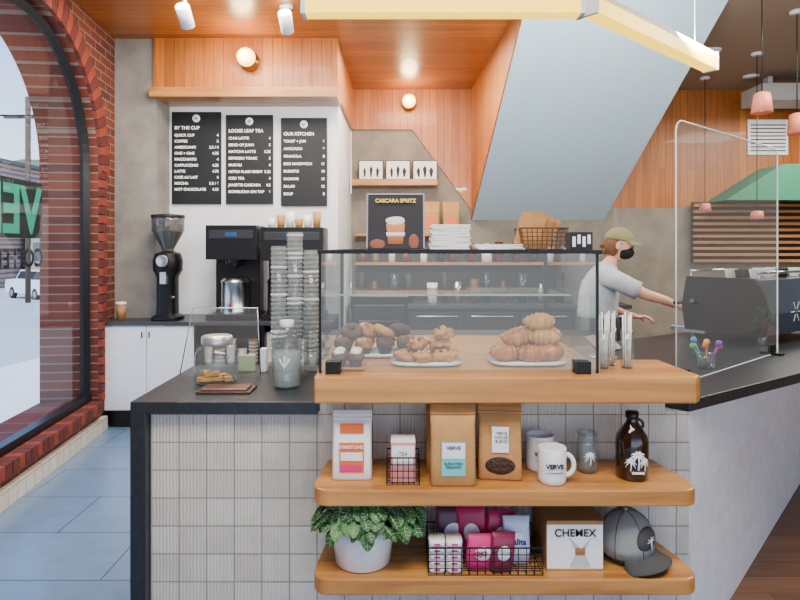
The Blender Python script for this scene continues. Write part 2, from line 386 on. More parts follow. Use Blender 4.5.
# ---------- pastries
crust=mat('baked_crust','#b56c24',.42,var=.35,bump=.4,bscale=45,coat=.25); crust2=mat('golden_crust','#cd9040',.5,var=.3,bump=.4,bscale=40)
choc=mat('dark_muffin','#54301c',.6,var=.3,bump=.8,bscale=60); sugar=mat('sugar_glaze','#e6dccb',.5); liner=mat('muffin_liner','#3a2a22',.7)
def croissant(q,c,L,rz,r,tilt=0):
    mx=Matrix.Translation(c)@Matrix.Rotation(rz,4,'Z')@Matrix.Rotation(tilt,4,'X')
    n=70; pts=[];rs=[]
    for i in range(n+1):
        t=i/n; a=(t-.5)*2.2; pts.append((L*.5*math.sin(a),L*.34*(1-math.cos(a)),0))
        e=abs(t-.5)*2; k=7; ph=(abs(t-.5)*k+.5)%1
        rs.append(max(.005,r*(1-e**1.7)**.8*(1-.26*ph)+.004))
    q.tube(pts,rs,crust if random.random()<.7 else crust2,seg=16,mx=mx,flat=.85)
def plate(q,c,rx,ry):
    q.loft([(c[0],c[1],c[2],rx*.75,ry*.75,4),(c[0],c[1],c[2]+.006,rx*.95,ry*.95,4),(c[0],c[1],c[2]+.014,rx,ry,4)],whitec)
zc=1.089
q=M('croissant_plate'); pc=(X(526,2.13),2.13,zc); plate(q,pc,.135,.09)
for (dx,dy,dz,rz,t) in ((-.075,-.035,.042,.35,0),(.01,-.05,.042,-.2,.1),(.08,-.03,.042,.6,0),(-.06,.035,.042,2.8,0),(.05,.045,.045,3.4,0),(-.035,-.01,.09,.5,.3),(.055,-.015,.092,-.5,-.2),(.0,.03,.095,2.6,0),(.05,.0,.145,.25,.2),(.09,.01,.095,1.4,.2)):
    croissant(q,(pc[0]+dx,pc[1]+dy,pc[2]+dz),.125,rz,.037,t)
q.done()
q=M('scone_plate'); pc=(X(426,2.12),2.12,zc); plate(q,pc,.125,.085)
for i,(dx,dy,dz) in enumerate(((-.07,-.03,0),(-.01,-.045,0),(.055,-.03,0),(-.04,.03,0),(.03,.035,0),(.08,.03,0),(-.03,-.01,.04),(.045,0,.042),(.06,-.01,.075))):
    mxs=Matrix.Translation((pc[0]+dx,pc[1]+dy,pc[2]+.032+dz))@Matrix.Rotation(i*1.3,4,'Z')
    q.ball((0,0,0),(.042,.032,.022),crust if i%3==0 else crust2,nz=.5,ns=30+i*3,mx=mxs,seg=26,rings=16)
    for k in range(4): q.ball((.02*math.cos(k*1.7),.016*math.sin(k*1.7),.019),(.006,.006,.004),sugar if i%2 else choc,mx=mxs,seg=8,rings=5)
q.done()
def muffin(q,c,s=1,top=choc):
    q.lathe([(.022*s,0),(.03*s,.035*s)],c,liner,seg=24); q.ball((c[0],c[1],c[2]+.038*s),(.037*s,.037*s,.024*s),top,nz=.25,ns=50)
def donut(q,c,m,rz=0,tl=0):
    mx=Matrix.Translation(c)@Matrix.Rotation(rz,4,'Z')@Matrix.Rotation(tl,4,'X')
    q.tube([(.026*math.cos(a*math.pi/12),.026*math.sin(a*math.pi/12),0) for a in range(24)],.018,m,seg=12,closed=True,mx=mx)
q=M('muffin_plate'); pc=(X(376,2.3),2.3,zc); plate(q,pc,.17,.1)
for i in range(12):
    cx=pc[0]-.12+(i%4)*.078; cy=pc[1]-.06+(i//4)*.06; muffin(q,(cx,cy,pc[2]+.014),.98,[choc,crust,choc][i%3])
for i in range(4): donut(q,(pc[0]-.09+.06*i,pc[1]-.02+.03*(i%2),pc[2]+.09),[choc,crust,crust2,choc][i],i,.5)
q.done()
q=M('cupcake_tray'); pc=(X(348,2.06),2.05,zc); q.bb(pc[0]-.06,pc[0]+.06,pc[1]-.05,pc[1]+.05,zc,zc+.008,oakd)
for i in range(4):
    c=(pc[0]-.028+(i%2)*.056,pc[1]-.024+(i//2)*.05,zc+.008); muffin(q,c,.8); q.ball((c[0],c[1],c[2]+.046),(.02,.02,.012),sugar,nz=.2)
q.done(bevel=.002)

# ---------- on top of case
TZ=1.4905
q=M('framed_drink_poster'); y=2.3
xa,xb=X(367,y),X(424,y); zt=Z(193,y)
mx=Matrix.Translation(((xa+xb)/2,y,TZ))@Matrix.Rotation(math.radians(-8),4,'X')
hw=(xb-xa)/2; ht=zt-TZ
q.bb(-hw,hw,0,.008,0,ht,mat('poster_dark','#2a2523',.3),mx=mx)
q.bb(-hw-.003,hw+.003,-.004,0,0,.006,blk,mx=mx)
for e in (-hw-.003,hw-.003): q.bb(e,e+.006,-.004,.01,0,ht+.003,mat('frame_silver','#9a9da0',.3,metal=.8),mx=mx)
q.bb(-hw,hw,-.004,.01,ht-.003,ht+.003,MC['frame_silver'],mx=mx)
q.bb(-.05,.05,.008,.07,0,.006,blk,mx=mx)
q.lathe([(.028,0),(.036,.075),(.036,.08)],(.0,-.003,.02),mat('poster_cup','#d98a4e',.4),mx=mx,sy=.06)
q.lathe([(.034,0),(.037,.015)],(.0,-.0035,.05),white,mx=mx,sy=.08)
q.ball((0,-.003,.11),(.036,.003,.018),sugar,mx=mx,nz=.2)
q.ball((-.07,-.002,.02),(.03,.002,.02),mat('poster_terracotta','#8e4a34',.5),mx=mx); q.ball((.07,-.002,.03),(.02,.002,.03),MC['poster_terracotta'],mx=mx)
o=q.done()
text('CASCARA SPRITZ',((xa+xb)/2,y+.011,TZ+ht-.035),.02,mat('poster_text','#f0c860',.5,emit=.2),o,bold=.0006).rotation_euler=(math.radians(82),0,0)
q=M('napkin_stack'); y=2.35
for i in range(14): q.box((X(449,y)+random.uniform(-.004,.004),y,TZ+.004+i*.0068),(.15-.002*(i%3),.13,.0062),paper,rz=random.uniform(-.06,.06))
q.done(bevel=.001)
q=M('paper_bag_stack'); y=2.35
for i in range(5): q.box((X(497,y)+random.uniform(-.006,.006),y,TZ+.0025+i*.004),(.18,.12,.0036),paper,rz=random.uniform(-.08,.08))
q.done()
def wire_basket(name,x0,x1,y0,y1,z0,z1,m,nx,ny,nzv,r=.0018,flare=0):
    q=M(name)
    def ring(z,f,rr): q.tube([(x0-f,y0-f,z),(x1+f,y0-f,z),(x1+f,y1+f,z),(x0-f,y1+f,z)],rr,m,seg=6,closed=True,smooth=False)
    for i in range(nzv+1):
        t=i/nzv; ring(z0+r+(z1-z0)*t,flare*t,r*1.8 if i==nzv else r)
    for i in range(nx+1):
        x=x0+(x1-x0)*i/nx; xx=x+flare*(2*i/nx-1)
        q.tube([(xx,y0-flare,z1),(x,y0,z0+r),(x,y1,z0+r),(xx,y1+flare,z1)],r,m,seg=5,smooth=False)
    for i in range(ny+1):
        y=y0+(y1-y0)*i/ny; yy=y+flare*(2*i/ny-1)
        q.tube([(x0-flare,yy,z1),(x0,y,z0+r),(x1,y,z0+r),(x1+flare,yy,z1)],r,m,seg=5,smooth=False)
    return q
y=2.36
q=wire_basket('wire_basket_of_menus',X(521,y),X(560,y),y-.06,y+.06,TZ,TZ+.08,mat('wicker_brown','#5a3c26',.7),9,6,5,.002,.012)
for i in range(5): q.box((X(529+i*4,y),y-.02+i*.014,TZ+.075),(.1,.002,.13),[kraft,kraft2][i%2],ry=.25+i*.05)
q.done()
q=M('tea_tin_box'); xa,xb=.575,.652; y=2.06; q.bb(xa,xb,y-.03,y+.03,TZ,TZ+.06,ink)
for i in range(4): q.bb(xa+.008+i*.017,xa+.019+i*.017,y-.032,y-.03,TZ+.01+.01*(i%2),TZ+.045+.006*(i%2),white)
q.done(bevel=.002)

# ---------- left counter items
q=M('biscotti_jar'); y=2.42; c=(X(217,y),y,zb_)
q.loft([(c[0],c[1],c[2]+a,b,b,e) for a,b,e in ((0,.07,3),(.01,.08,3),(.12,.083,3),(.145,.07,2.5),(.155,.055,2))],jarg,cap=False)
q.lathe([(.08,0),(.08,.006)],c,jarg)
q.lathe([(.06,0),(.062,.008),(.062,.03),(.055,.036),(0,.036)],(c[0],c[1],c[2]+.153),mat('jar_lid','#c8cbc9',.3,metal=.7))
for i in range(7): q.box((c[0]-.04+.02*(i%5),c[1]+random.uniform(-.03,.03),c[2]+.018+.018*(i//5)),(.03,.06,.015),crust2,rz=random.uniform(0,3))
q.done()
q=M('acrylic_menu_holder'); y=2.6
xa,xb=X(188,y),X(262,y); zt=Z(308,y)
q.tube([(xa-.01,y-.07,zb_+.004),(xa+.02,y,zt),(xb-.02,y,zt),(xb+.01,y-.07,zb_+.004)],.003,chrome); q.add([(xa,y-.065,zb_),(xb,y-.065,zb_),(xb-.02,y,zt),(xa+.02,y,zt)],[(0,1,2,3)],acry)
q.done()
q=M('water_bottle'); y=2.33; c=(X(287,y),y,zb_)
q.lathe([(.045,0),(.052,.01),(.052,.05),(.048,.06),(.052,.07),(.052,.13),(.047,.14),(.05,.155),(.045,.19),(.025,.225),(.022,.24)],c,jarg)
q.lathe([(.049,.01),(.049,.14)],c,thin_glass('water_fill','#e9f2f4',.03,.25)); q.lathe([(.025,.235),(.027,.238),(.027,.262),(.0,.264)],c,whitec)
q.tube([(c[0],c[1]-.0525,zb_+.06),(c[0],c[1]-.0525,zb_+.13)],.003,white); q.tube([(c[0]-.02,c[1]-.05,zb_+.12),(c[0]-.01,c[1]-.053,zb_+.1),(c[0],c[1]-.0535,zb_+.085),(c[0]+.01,c[1]-.053,zb_+.1),(c[0]+.02,c[1]-.05,zb_+.12)],.003,white)
q.done()
q=M('wooden_tip_tray'); y=2.33; q.bb(X(205,y),X(257,y),2.22,2.33,zb_,zb_+.008,mat('tray_dark','#3b2a20',.5)); q.bb(X(209,y),X(253,y),2.235,2.315,zb_+.008,zb_+.016,wood('walnut','#5b3420','#7a4a2a'))
q.done(bevel=.002)
q=M('clear_cup_stacks'); y=2.62
for j,px in enumerate((279,295,311)):
    top=[Z(246,y),Z(232,y),Z(250,y)][j]; z=zb_+.012
    yy=y+(.03 if j==1 else 0)
    q.lathe([(.028,0),(.036,.09)],(X(px,yy),yy,zb_),cup_clear,seg=20)
    while z<top-.09:
        q.lathe([(.034,.078),(.0355,.084),(.037,.086),(.035,.089)],(X(px,yy),yy,z),paper if random.random()<.12 else cup_clear,seg=20); z+=.02
    q.lathe([(.031,0),(.032,top-.05-zb_)],(X(px,yy),yy,zb_+.05),cup_clear,seg=20)
q.done()
q=M('card_payment_sign'); y=2.66
q.bb(X(262,y),X(268,y),y-.04,y+.0,zb_,zb_+.1,white); q.bb(X(240,y),X(256,y),y-.03,y,zb_,zb_+.07,mat('sage_card','#a9b48a',.6)); q.done(bevel=.002)

# ---------- back coffee counter
q=M('back_cabinet'); cy=4.95; CT=.885
q.bb(-2.44,-1.7,cy,5.2,.15,CT-.03,white); q.bb(-2.05,-1.7,5.2,5.5,.15,CT-.03,white)
q.bb(-2.42,-1.72,cy+.05,5.2,0,.15,blk)
for a,b in ((-2.43,-2.09),(-2.08,-1.71)): q.bb(a,b,cy-.018,cy-.001,.16,CT-.04,white)
for a in (-2.115,-2.055): q.tube([(a,cy-.035,CT-.13),(a,cy-.035,CT-.08)],.006,blkm)
q.bb(-2.445,-.56,cy-.03,5.21,CT-.03,CT,mat('dark_worktop','#33363a',.4)); q.bb(-2.11,-.56,5.21,5.51,CT-.03,CT,MC['dark_worktop'])
q.bb(-1.7,-.56,5.42,5.5,0,CT-.03,blk); 
for z in (.12,.5): q.bb(-1.7,-.56,cy,5.45,z,z+.02,steel)
for a in (-1.69,-1.13,-.58): q.bb(a-.012,a+.012,cy,5.45,0,CT-.03,blkm)
q.done(bevel=.003,recenter=False)
q=M('paper_cup_stock')
for i in range(11):
    xx=-1.62+i*.095+(.03 if i>4 else 0); h=random.choice((.12,.2,.26)); q.lathe([(.028,0),(.038,h)],(xx,5.08,.521),[paper,kraft,paper][i%3],seg=18)
    for k in range(int(h/.03)): q.lathe([(.0395,0),(.0395,.006)],(xx,5.08,.53+.03*k+.01),paper,seg=18)
q.done()
q=M('coffee_grinder'); y=5.08; gx=X(168,y)
q.loft([(gx,y,CT+a,b,c_,e) for a,b,c_,e in ((0,.12,.11,4),(.03,.12,.11,4),(.04,.1,.1,4),(.05,.075,.09,4),(.36,.075,.085,4),(.42,.11,.11,3),(.5,.115,.12,2.5),(.56,.1,.11,2.2),(.58,.05,.05,2))],blkm)
q.lathe([(.045,.57),(.05,.6),(.13,.75),(.135,.86)],(gx,y,CT),thin_glass('hopper','#a09a94',.06,.05)); q.lathe([(.045,.6),(.12,.74),(0,.76)],(gx,y,CT),mat('coffee_beans','#2a1a10',.5,bump=1,bscale=120))
q.lathe([(.138,.86),(.138,.885),(0,.9)],(gx,y,CT),blk)
q.box((gx+.02,y-.12,CT+.36),(.05,.09,.1),steel); q.tube([(gx+.06,y-.1,CT+.2),(gx+.1,y-.13,CT+.2)],.01,steel)
q.lathe([(0,-.01),(.05,-.01),(.05,.01),(0,.01)],(0,0,0),steel,mx=Matrix.Translation((gx,y-.125,CT+.5))@Matrix.Rotation(math.pi/2,4,'X'))
q.done(bevel=.003)
def brewer(px0,px1,pyt,y,two):
    q=M('batch_coffee_brewer'); xa,xb=X(px0,y),X(px1,y); zt=Z(pyt,y); cx=(xa+xb)/2; h=zt-CT; wd=xb-xa
    q.bb(xa,xb,y-.2,y+.15,CT,CT+.05,blk); q.bb(xa+.02,xb-.02,y+.02,y+.15,CT+.05,zt,blk)
    q.bb(xa,xb,y-.2,y+.15,zt-h*.36,zt,blk); q.bb(xa+.03,xb-.03,y-.205,y-.2,zt-h*.14,zt-.04,mat('brewer_panel','#2d3135',.3))
    q.bb(cx-.05,cx+.05,y-.208,y-.204,zt-h*.12,zt-.06,mat('lcd','#29486b',.2,emit=.2))
    for s in ((-.25,.25) if two else (0,)):
        x=cx+s*wd
        q.lathe([(.03,0),(.07,.03),(.075,.07)],(x,y-.1,zt-h*.36-.07),blk)
        rr=wd*.2 if two else wd*.28
        q.lathe([(rr,0),(rr,.03),(rr*.93,.04),(rr*.93,.26),(rr,.27),(rr*.8,.3),(0,.31)],(x,y-.08,CT+.05),steel if not two else blkm)
        q.box((x,y-.08-rr,CT+.09),(.03,.05,.03),blk); q.tube([(x,y-.1-rr,CT+.1),(x,y-.11-rr,CT+.15)],.007,mat('red_tag','#b32020',.4) if not two else steel)
    return q.done(bevel=.006)
brewer(213,262,226,5.2,False); brewer(266,326,228,5.2,True)
q=M('paper_cup_stacks')
for i in range(6):
    y=5.2; xx=X(272+i*9,y); h=.08+.03*(i%3); q.lathe([(.03,0),(.038,h)],(xx,y,Z(228,5.2)),[paper,kraft][i%2],seg=18)
q.done()
q=M('takeaway_coffee_cup'); y=5.08; c=(X(121,y),y,CT); q.lathe([(.03,0),(.042,.13)],c,kraft2); q.lathe([(.045,.13),(.045,.14),(.04,.15),(0,.15)],c,paper); q.done()

menus=[(172,221,112,204,'BY THE CUP',['QUICK CUP','COFFEE','AMERICANO','ONE + ONE','MACCHIATO','CAPPUCCINO','LATTE','CAFE AU LAIT','MOCHA','HOT CHOCOLATE'],['4','5','3.5 / 4','4.25','4','4.25','4.75','4','5.5 / 6','4.25']),
(226,273,115,204,'LOOSE LEAF TEA',['CHAI LATTE','BEND OF JUAN','MATCHA LATTE','ESPRESSO TONIC','MUKALI','NITRO FLASH BREW','ICED TEA','JANETTE CASCARA','KOMBUCHA ON TAP'],['4','5','5.25','5','4','5.25','4','4.5','6']),
(281,327,118,206,'OUR KITCHEN',['TOAST + JAM','AVOCADO','GRANOLA','EGG SANDWICH','BURRITO','SALMON','SALAD','SOUP'],['6','9','8','11','10','13','12','8'])]
for a,b,t,bt,head,names_,prices in menus:
    y=5.5; q=M('menu_board'); xa,xb,zt,zz=X(a,y),X(b,y),Z(t,y),Z(bt,y)
    q.bb(xa,xb,y-.005,y+.018,zz,zt,board)
    q.lathe([(0,0),(.035,0),(.035,.004)],(0,0,0),chalk,mx=Matrix.Translation(((xa+xb)/2,y-.006,zt-.06))@Matrix.Rotation(math.pi/2,4,'X'))
    q.prism([(-.015,.012),(0,-.02),(.015,.012),(.008,.012),(0,-.005),(-.008,.012)],0,.003,ink,'XZ',mx=Matrix.Translation(((xa+xb)/2,y-.013,zt-.06)))
    o=q.done()
    text(head,(xa+.025,y-.006,zt-.16),.042,chalk,o,align='LEFT',bold=.0012)
    ls=1.62*10/len(names_)
    text('\n'.join(names_),(xa+.025,y-.006,zt-.225),.034,chalk,o,align='LEFT',bold=.001,lsp=ls)
    text('\n'.join(prices),(xb-.02,y-.006,zt-.225),.034,chalk,o,align='RIGHT',bold=.001,lsp=ls)

warm=mat('lamp_warm_glass','#ffe0a0',.3,emit=6,ecol='#ffb85a')
def globe(px,py,y,wally):
    q=M('globe_wall_light'); c=(X(px,y),y,Z(py,y)); q.ball(c,.078,warm)
    mx=Matrix.Translation((c[0],wally,c[2]))@Matrix.Rotation(math.pi/2,4,'X')
    q.lathe([(.085,0),(.085,.03),(.05,.045),(.03,wally-y-.04)],(0,0,0),mat('brass','#b08a4a',.3,metal=1),mx=mx); q.done()
    L=bpy.data.lights.new('globe_glow','POINT'); L.energy=15; L.color=(1,.74,.42); L.shadow_soft_size=.09
    o=bpy.data.objects.new('globe_glow',L); o.location=(c[0],c[1]-.14,c[2]); bpy.context.collection.objects.link(o)
globe(246,57,5.06,5.2); globe(409,101,6.74,6.89)
def spot(px,py,y):
    q=M('ceiling_spotlight'); x=X(px,y); z=Z(py,y)
    q.lathe([(.05,CZ-.015),(.05,CZ)],(x,y,0),white); q.tube([(x,y,CZ-.01),(x,y,z+.05)],.01,white)
    mx=Matrix.Translation((x,y,z))@Matrix.Rotation(.9,4,'X')
    q.lathe([(0,.08),(.045,.08),(.05,.07),(.05,-.08),(.035,-.08),(.03,-.05),(0,-.05)],(0,0,0),white,mx=mx); q.done()
spot(185,16,4.3); spot(286,22,4.5)
tubeem=mat('led_yellow','#e8c040',.4,emit=2.6,ecol='#ffd02c')
lampbody=mat('lamp_body_cream','#e8e0c0',.5)
UP=[]
def linear(p0,p1,hang):
    q=M('linear_pendant_light'); a=Vector(p0);b=Vector(p1); L=(b-a).length; an=math.atan2(b.y-a.y,b.x-a.x)
    mx=Matrix.Translation(a)@Matrix.Rotation(an,4,'Z')
    q.bb(0,L,-.03,.03,.03,.06,lampbody,mx=mx)
    q.bb(.015,L-.015,-.036,.036,-.032,.03,tubeem,mx=mx)
    for e in (0,L-.018): q.bb(e,e+.018,-.04,.04,-.036,.062,white,mx=mx)
    for e in hang: q.tube([(e,0,.06),(e,0,CZ-a.z)],.002,steel,seg=6,mx=mx)
    q.done(bevel=.003)
    UP.append((mx@Vector((L/2,0,.085)),L,an))
linear((X(302,2.45),2.45,Z(8,2.45)),(X(583,2.45),2.45,Z(8,2.45)),(.1,1.05))
linear((X(588,2.43),2.43,Z(8,2.45)),(X(713,3.2),3.22,Z(8,2.45)),(.15,1.0))

q=M('wall_shelf'); y=6.8; q.bb(X(352,y),X(437,y),6.7,BY,Z(186,y),Z(180,y),oak); q.done(bevel=.003)
zz=Z(180,6.8)
for i,px in enumerate((371,398,425)):
    q=M('framed_print'); y=6.78; x=X(px,y); q.bb(x-.14,x+.14,y-.01,y+.01,zz,zz+.22,ink); q.bb(x-.13,x+.13,y-.014,y-.01,zz+.01,zz+.21,paper)
    for k,(a,b) in enumerate(((-.07,.1),(0,.12),(.07,.1))):
        q.prism([(a-.008,.03),(a-.014-.006*i,b),(a,b+.045),(a+.014+.005*k,b),(a+.008,.03)],y-.017,y-.014,ink,'XZ',mx=Matrix.Translation((x,0,zz)))
    q.done()
q=M('back_bar_counter'); q.bb(-.5,2.35,6.25,6.9,0,.86,mat('backbar_front','#221f1d',.5)); q.bb(-.54,2.4,6.2,6.9,.86,.9,MC['dark_worktop'])
for i in range(5): q.bb(-.45+i*.57,.08+i*.57,6.235,6.25,.1,.82,mat('backbar_door','#2b2725',.4)); q.tube([(-.4+i*.57,6.215,.78),(.03+i*.57,6.215,.78)],.008,steel)
q.bb(-.5,2.3,6.87,6.91,.9,1.42,mat('backsplash_dark','#33291f',.35))
q.bb(-.5,2.3,6.6,6.9,1.3,1.33,oakd); q.bb(-.5,.75,6.66,6.9,1.62,1.65,oakd)
q.done(bevel=.003,recenter=False)
cols=[ink,mat('cup_brown','#5b3a24',.5),ink,mat('bottle_amber','#5a2e12',.2),steel,paper,mat('smoke_glass','#2b3236',.15)]
for zsh,yy,xe in ((.9,6.5,2.2),(1.33,6.75,2.2)):
    q=M('bottles_and_cups'); x=-.42
    while x<xe:
        h=random.uniform(.1,.24); r=random.uniform(.035,.06); m=random.choice(cols)
        if zsh<1: h+=.1
        q.lathe([(r,0),(r,h*.65),(r*.45,h*.8),(r*.45,h)],(x,yy,zsh+.001),m,seg=16) if random.random()<.35 else q.lathe([(r*.8,0),(r,h)],(x,yy,zsh+.001),m,seg=16)
        x+=random.uniform(.13,.26)
    q.done()
for px in (431,451):
    q=M('coffee_bag'); y=6.75; x=X(px,y); q.loft([(x,y,1.65+a,b,c_,6) for a,b,c_ in ((0,.09,.05),(.24,.095,.045),(.31,.095,.02),(.36,.095,.006))],kraft,smooth=False); q.bb(x-.05,x+.05,y-.054,y-.05,1.7,1.83,orange); q.done()
dark_m=mat('dark_steel','#3a3d40',.3,metal=.8)
q=M('prep_fridge'); q.bb(-.45,.75,3.6,4.1,0,.9,dark_m); q.bb(-.47,.77,3.57,4.13,.9,.93,MC['dark_worktop'])
for a in (-.4,.17): q.bb(a,a+.53,3.585,3.6,.12,.85,dark_m); q.tube([(a+.05,3.56,.8),(a+.48,3.56,.8)],.01,blk)
q.done(bevel=.004)
q=M('sandwich_toaster'); q.bb(-.3,.05,3.65,4.0,.93,1.2,blkm); q.bb(-.28,.03,3.64,3.65,.98,1.15,dark_m); q.tube([(-.25,3.6,1.05),(0,3.6,1.05)],.01,blk); q.done(bevel=.01)

# ---------- wing items
q=M('acrylic_sneeze_guard')
a=Vector((1.09,2.37)); b=Vector((1.95,3.1)); L=(b-a).length; an=math.atan2(b.y-a.y,b.x-a.x)
mx=Matrix.Translation((a.x,a.y,zb_+.0))@Matrix.Rotation(an,4,'Z'); r=.05; h=1.05
pts=[(0,0),(L,0)]+[(L-r+r*math.cos(t*math.pi/12),h-r+r*math.sin(t*math.pi/12)) for t in range(7)]+[(r-r*math.sin(t*math.pi/12),h-r+r*math.cos(t*math.pi/12)) for t in range(7)]
q.add([(p[0],0,p[1]) for p in pts],[tuple(range(len(pts)))],acry,mx=mx)
q.tube([(p[0],0,p[1]) for p in pts],.0035,mat('acrylic_edge','#e6efed',.3),seg=6,closed=True,mx=mx)
for e in (.06,L-.1): q.bb(e,e+.04,-.05,.05,0,.01,blkm,mx=mx); q.bb(e,e+.04,-.012,.012,.01,.05,blkm,mx=mx)
q.done()
q=M('espresso_machine'); c=W(1.8,.66); mx=Matrix.Translation((c[0],c[1],zb_))@Matrix.Rotation(math.atan2(d.y,d.x),4,'Z')
em=mat('machine_body','#2f3a4a',.3,coat=.4); hl=.38
q.prism([(-.25,.06),(-.27,.18),(-.23,.3),(-.2,.36),(.2,.36),(.22,.1),(.2,.06)],-hl,hl,em,'YZ',mx=mx)
for a,b in ((-hl-.025,-hl),(hl,hl+.025)): q.prism([(-.24,.05),(-.265,.18),(-.235,.3),(-.19,.37),(.2,.37),(.23,.2),(.21,.05)],a,b,blk,'YZ',mx=mx)
q.bb(-hl,hl,.1,.32,.03,.06,steel,mx=mx)
for x in (-.33,.33):
    for y in (-.2,.2): q.lathe([(.02,0),(.025,.06)],(x,y,0),steel,mx=mx)
q.tube([(-hl,-.2,.4),(hl,-.2,.4)],.007,chrome,mx=mx); q.tube([(-hl,.19,.4),(hl,.19,.4)],.007,chrome,mx=mx)
for x in (-hl+.01,hl-.01):
    for y in (-.2,.19): q.tube([(x,y,.35),(x,y,.4)],.006,chrome,mx=mx)
for x in (-.24,.0,.24):
    q.lathe([(.04,-.05),(.045,.05)],(x,.25,.24),chrome,mx=mx); q.tube([(x,.27,.2),(x,.38,.19)],[.012,.016],blk,mx=mx)
for i in range(9):
    q.lathe([(.025,0),(.035,.055)],(-.32+.08*i,-.08+.1*(i%2),.36),whitec if i%3 else ink,seg=16,mx=mx)
em2=mat('emblem','#d0d6da',.4)
for k in range(6):
    a_=k*math.pi/3; q.box((.04*math.cos(a_)-.1,-.273,.18+.04*math.sin(a_)),(.045,.003,.005),em2,ry=-a_,mx=mx)
q.tube([(-hl-.02,.1,.2),(-hl-.08,.1,.21)],.01,chrome,mx=mx); q.tube([(-hl-.07,.1,.21),(-hl-.12,.11,.23)],[.012,.016],blk,mx=mx)
q.done(bevel=.006)
q=M('tablet_register'); c=W(.42,.7); mx=Matrix.Translation((c[0],c[1],zb_))@Matrix.Rotation(math.atan2(d.y,d.x)+.2,4,'Z')
q.lathe([(.07,0),(.07,.012),(.02,.02),(.02,.05)],(0,0,0),steel,mx=mx); q.box((0,0,.07),(.22,.014,.12),blk,rx=-.9,mx=mx); q.done(bevel=.004)
q=M('coloured_stickers_jar'); pc=(X(706,2.7),2.7)
q.lathe([(.035,0),(.038,.07)],(pc[0],pc[1],zb_),jarg)
for i,cn in enumerate(('#e04a8a','#f0c030','#3a9ad0','#50b060','#e06030','#8050b0')):
    a=i*1.05; m=mat('stick_%d'%i,cn,.5); e=(pc[0]+.06*math.cos(a),pc[1]+.06*math.sin(a),zb_+.1+.01*(i%3)); q.tube([(pc[0],pc[1],zb_+.005),e],.003,m); q.ball(e,.014,m)
q.done()
q=M('straw_jars')
for i in range(3):
    yy2=2.05+.045*(i%2); x=.695+.04*i
    q.lathe([(.02,0),(.021,.13)],(x,yy2,1.088),jarg)
    for k in range(9):
        a=k*.8; q.tube([(x+.01*math.cos(a),yy2+.01*math.sin(a),1.09),(x+.014*math.cos(a),yy2+.014*math.sin(a),1.26+.008*(k%3))],.003,paper,seg=6)
q.done()
# far right scenery
q=M('window_blinds'); y=6.85; xa,xb=X(692,y),X(800,y)+1.0
q.bb(xa,xb,y,y+.02,Z(262,y),Z(202,y),mat('blind_back','#2b231c',.8))
z=Z(262,y)
while z<Z(204,y): q.bb(xa,xb,y-.05,y-.01,z,z+.03,wood('blind_slat','#9a6838','#b8804a')); z+=.07
q.done()
q=M('wall_vent'); y=BY-.001; xa,xb,zt,zz=X(747,y),X(787,y),Z(120,y),Z(155,y)
q.bb(xa,xb,y-.02,y,zz,zt,white)
for i in range(8): q.bb(xa+.03,xb-.03,y-.026,y-.02,zz+.04+i*.042,zz+.055+i*.042,mat('vent_dark','#55524e',.6))
q.done()
q=M('trim_duct'); q.bb(3.75,6.7,6.2,6.6,3.02,3.2,mat('duct_grey','#b4b1ab',.5)); q.bb(3.9,3.95,6.35,6.45,3.2,CZ,MC['duct_grey']); q.bb(5.9,5.95,6.35,6.45,3.2,CZ,MC['duct_grey']); q.done(bevel=.01)
def pendant(px,py0,py1,y,wpx):
    q=M('pendant_lamp'); x=X(px,y); zt,zz=Z(py0,y),Z(py1,y); r=wpx*y/F/2
    q.tube([(x,y,CZ),(x,y,zt)],.004,blk,seg=6); q.lathe([(.02,zt-zz),(r*.75,(zt-zz)*.92),(r,0),(r*.96,0),(r*.7,(zt-zz)*.88)],(x,y,zz),mat('pendant_coral','#e8886a',.45)); q.ball((x,y,zz+.04),r*.4,warm)
    q.lathe([(.05,CZ-.02),(.05,CZ)],(x,y,0),white); q.done()
pendant(762,92,113,4.2,20); pendant(797,113,134,4.6,18); pendant(757,211,219,5.6,14); pendant(705,203,211,6.4,12)
q=M('green_awning'); y=BY-.45; g_=mat('awning_green','#2f7a5c',.7)
q.prism([(X(726,y),Z(200,y)),(X(783,y),Z(164,y)),(X(840,y),Z(164,y)),(X(840,y),Z(200,y))],y,y+.02,g_,'XZ')
q.prism([(X(726,y),Z(200,y)),(X(783,y),Z(164,y)),(X(783,y),Z(168,y)),(X(730,y),Z(200,y))],y+.02,BY-.002,g_,'XZ'); q.bb(X(783,y),X(840,y),y+.02,BY-.002,Z(167,y),Z(164,y),g_); q.done()
for px,py in ((712,50),(751,76),(668,22)):
    yy=(CZ-H)*F/(247-py); q=M('recessed_downlight'); q.lathe([(.07,-.012),(.055,-.012),(.05,-.004),(0,-.004)],(X(px,yy),yy,CZ),warm); q.lathe([(.08,-.014),(.08,0)],(X(px,yy),yy,CZ),white); q.done()
q=M('potted_herbs'); c=W(1.75,.2)
q.lathe([(.05,0),(.06,.09)],(c[0],c[1],zb_),mat('terracotta','#a85f40',.8))
for i in range(40):
    a=random.uniform(0,6.3); r=random.uniform(.01,.1); p=Vector((c[0]+r*math.cos(a),c[1]+r*math.sin(a),zb_+.1+random.uniform(0,.1))); q.ball(p,(.018,.012,.008),mat('herb_green','#6f9450',.6),seg=8,rings=5)
q.tube([(c[0],c[1],zb_+.08),(c[0],c[1],zb_+.15)],.02,MC['herb_green']); q.done()

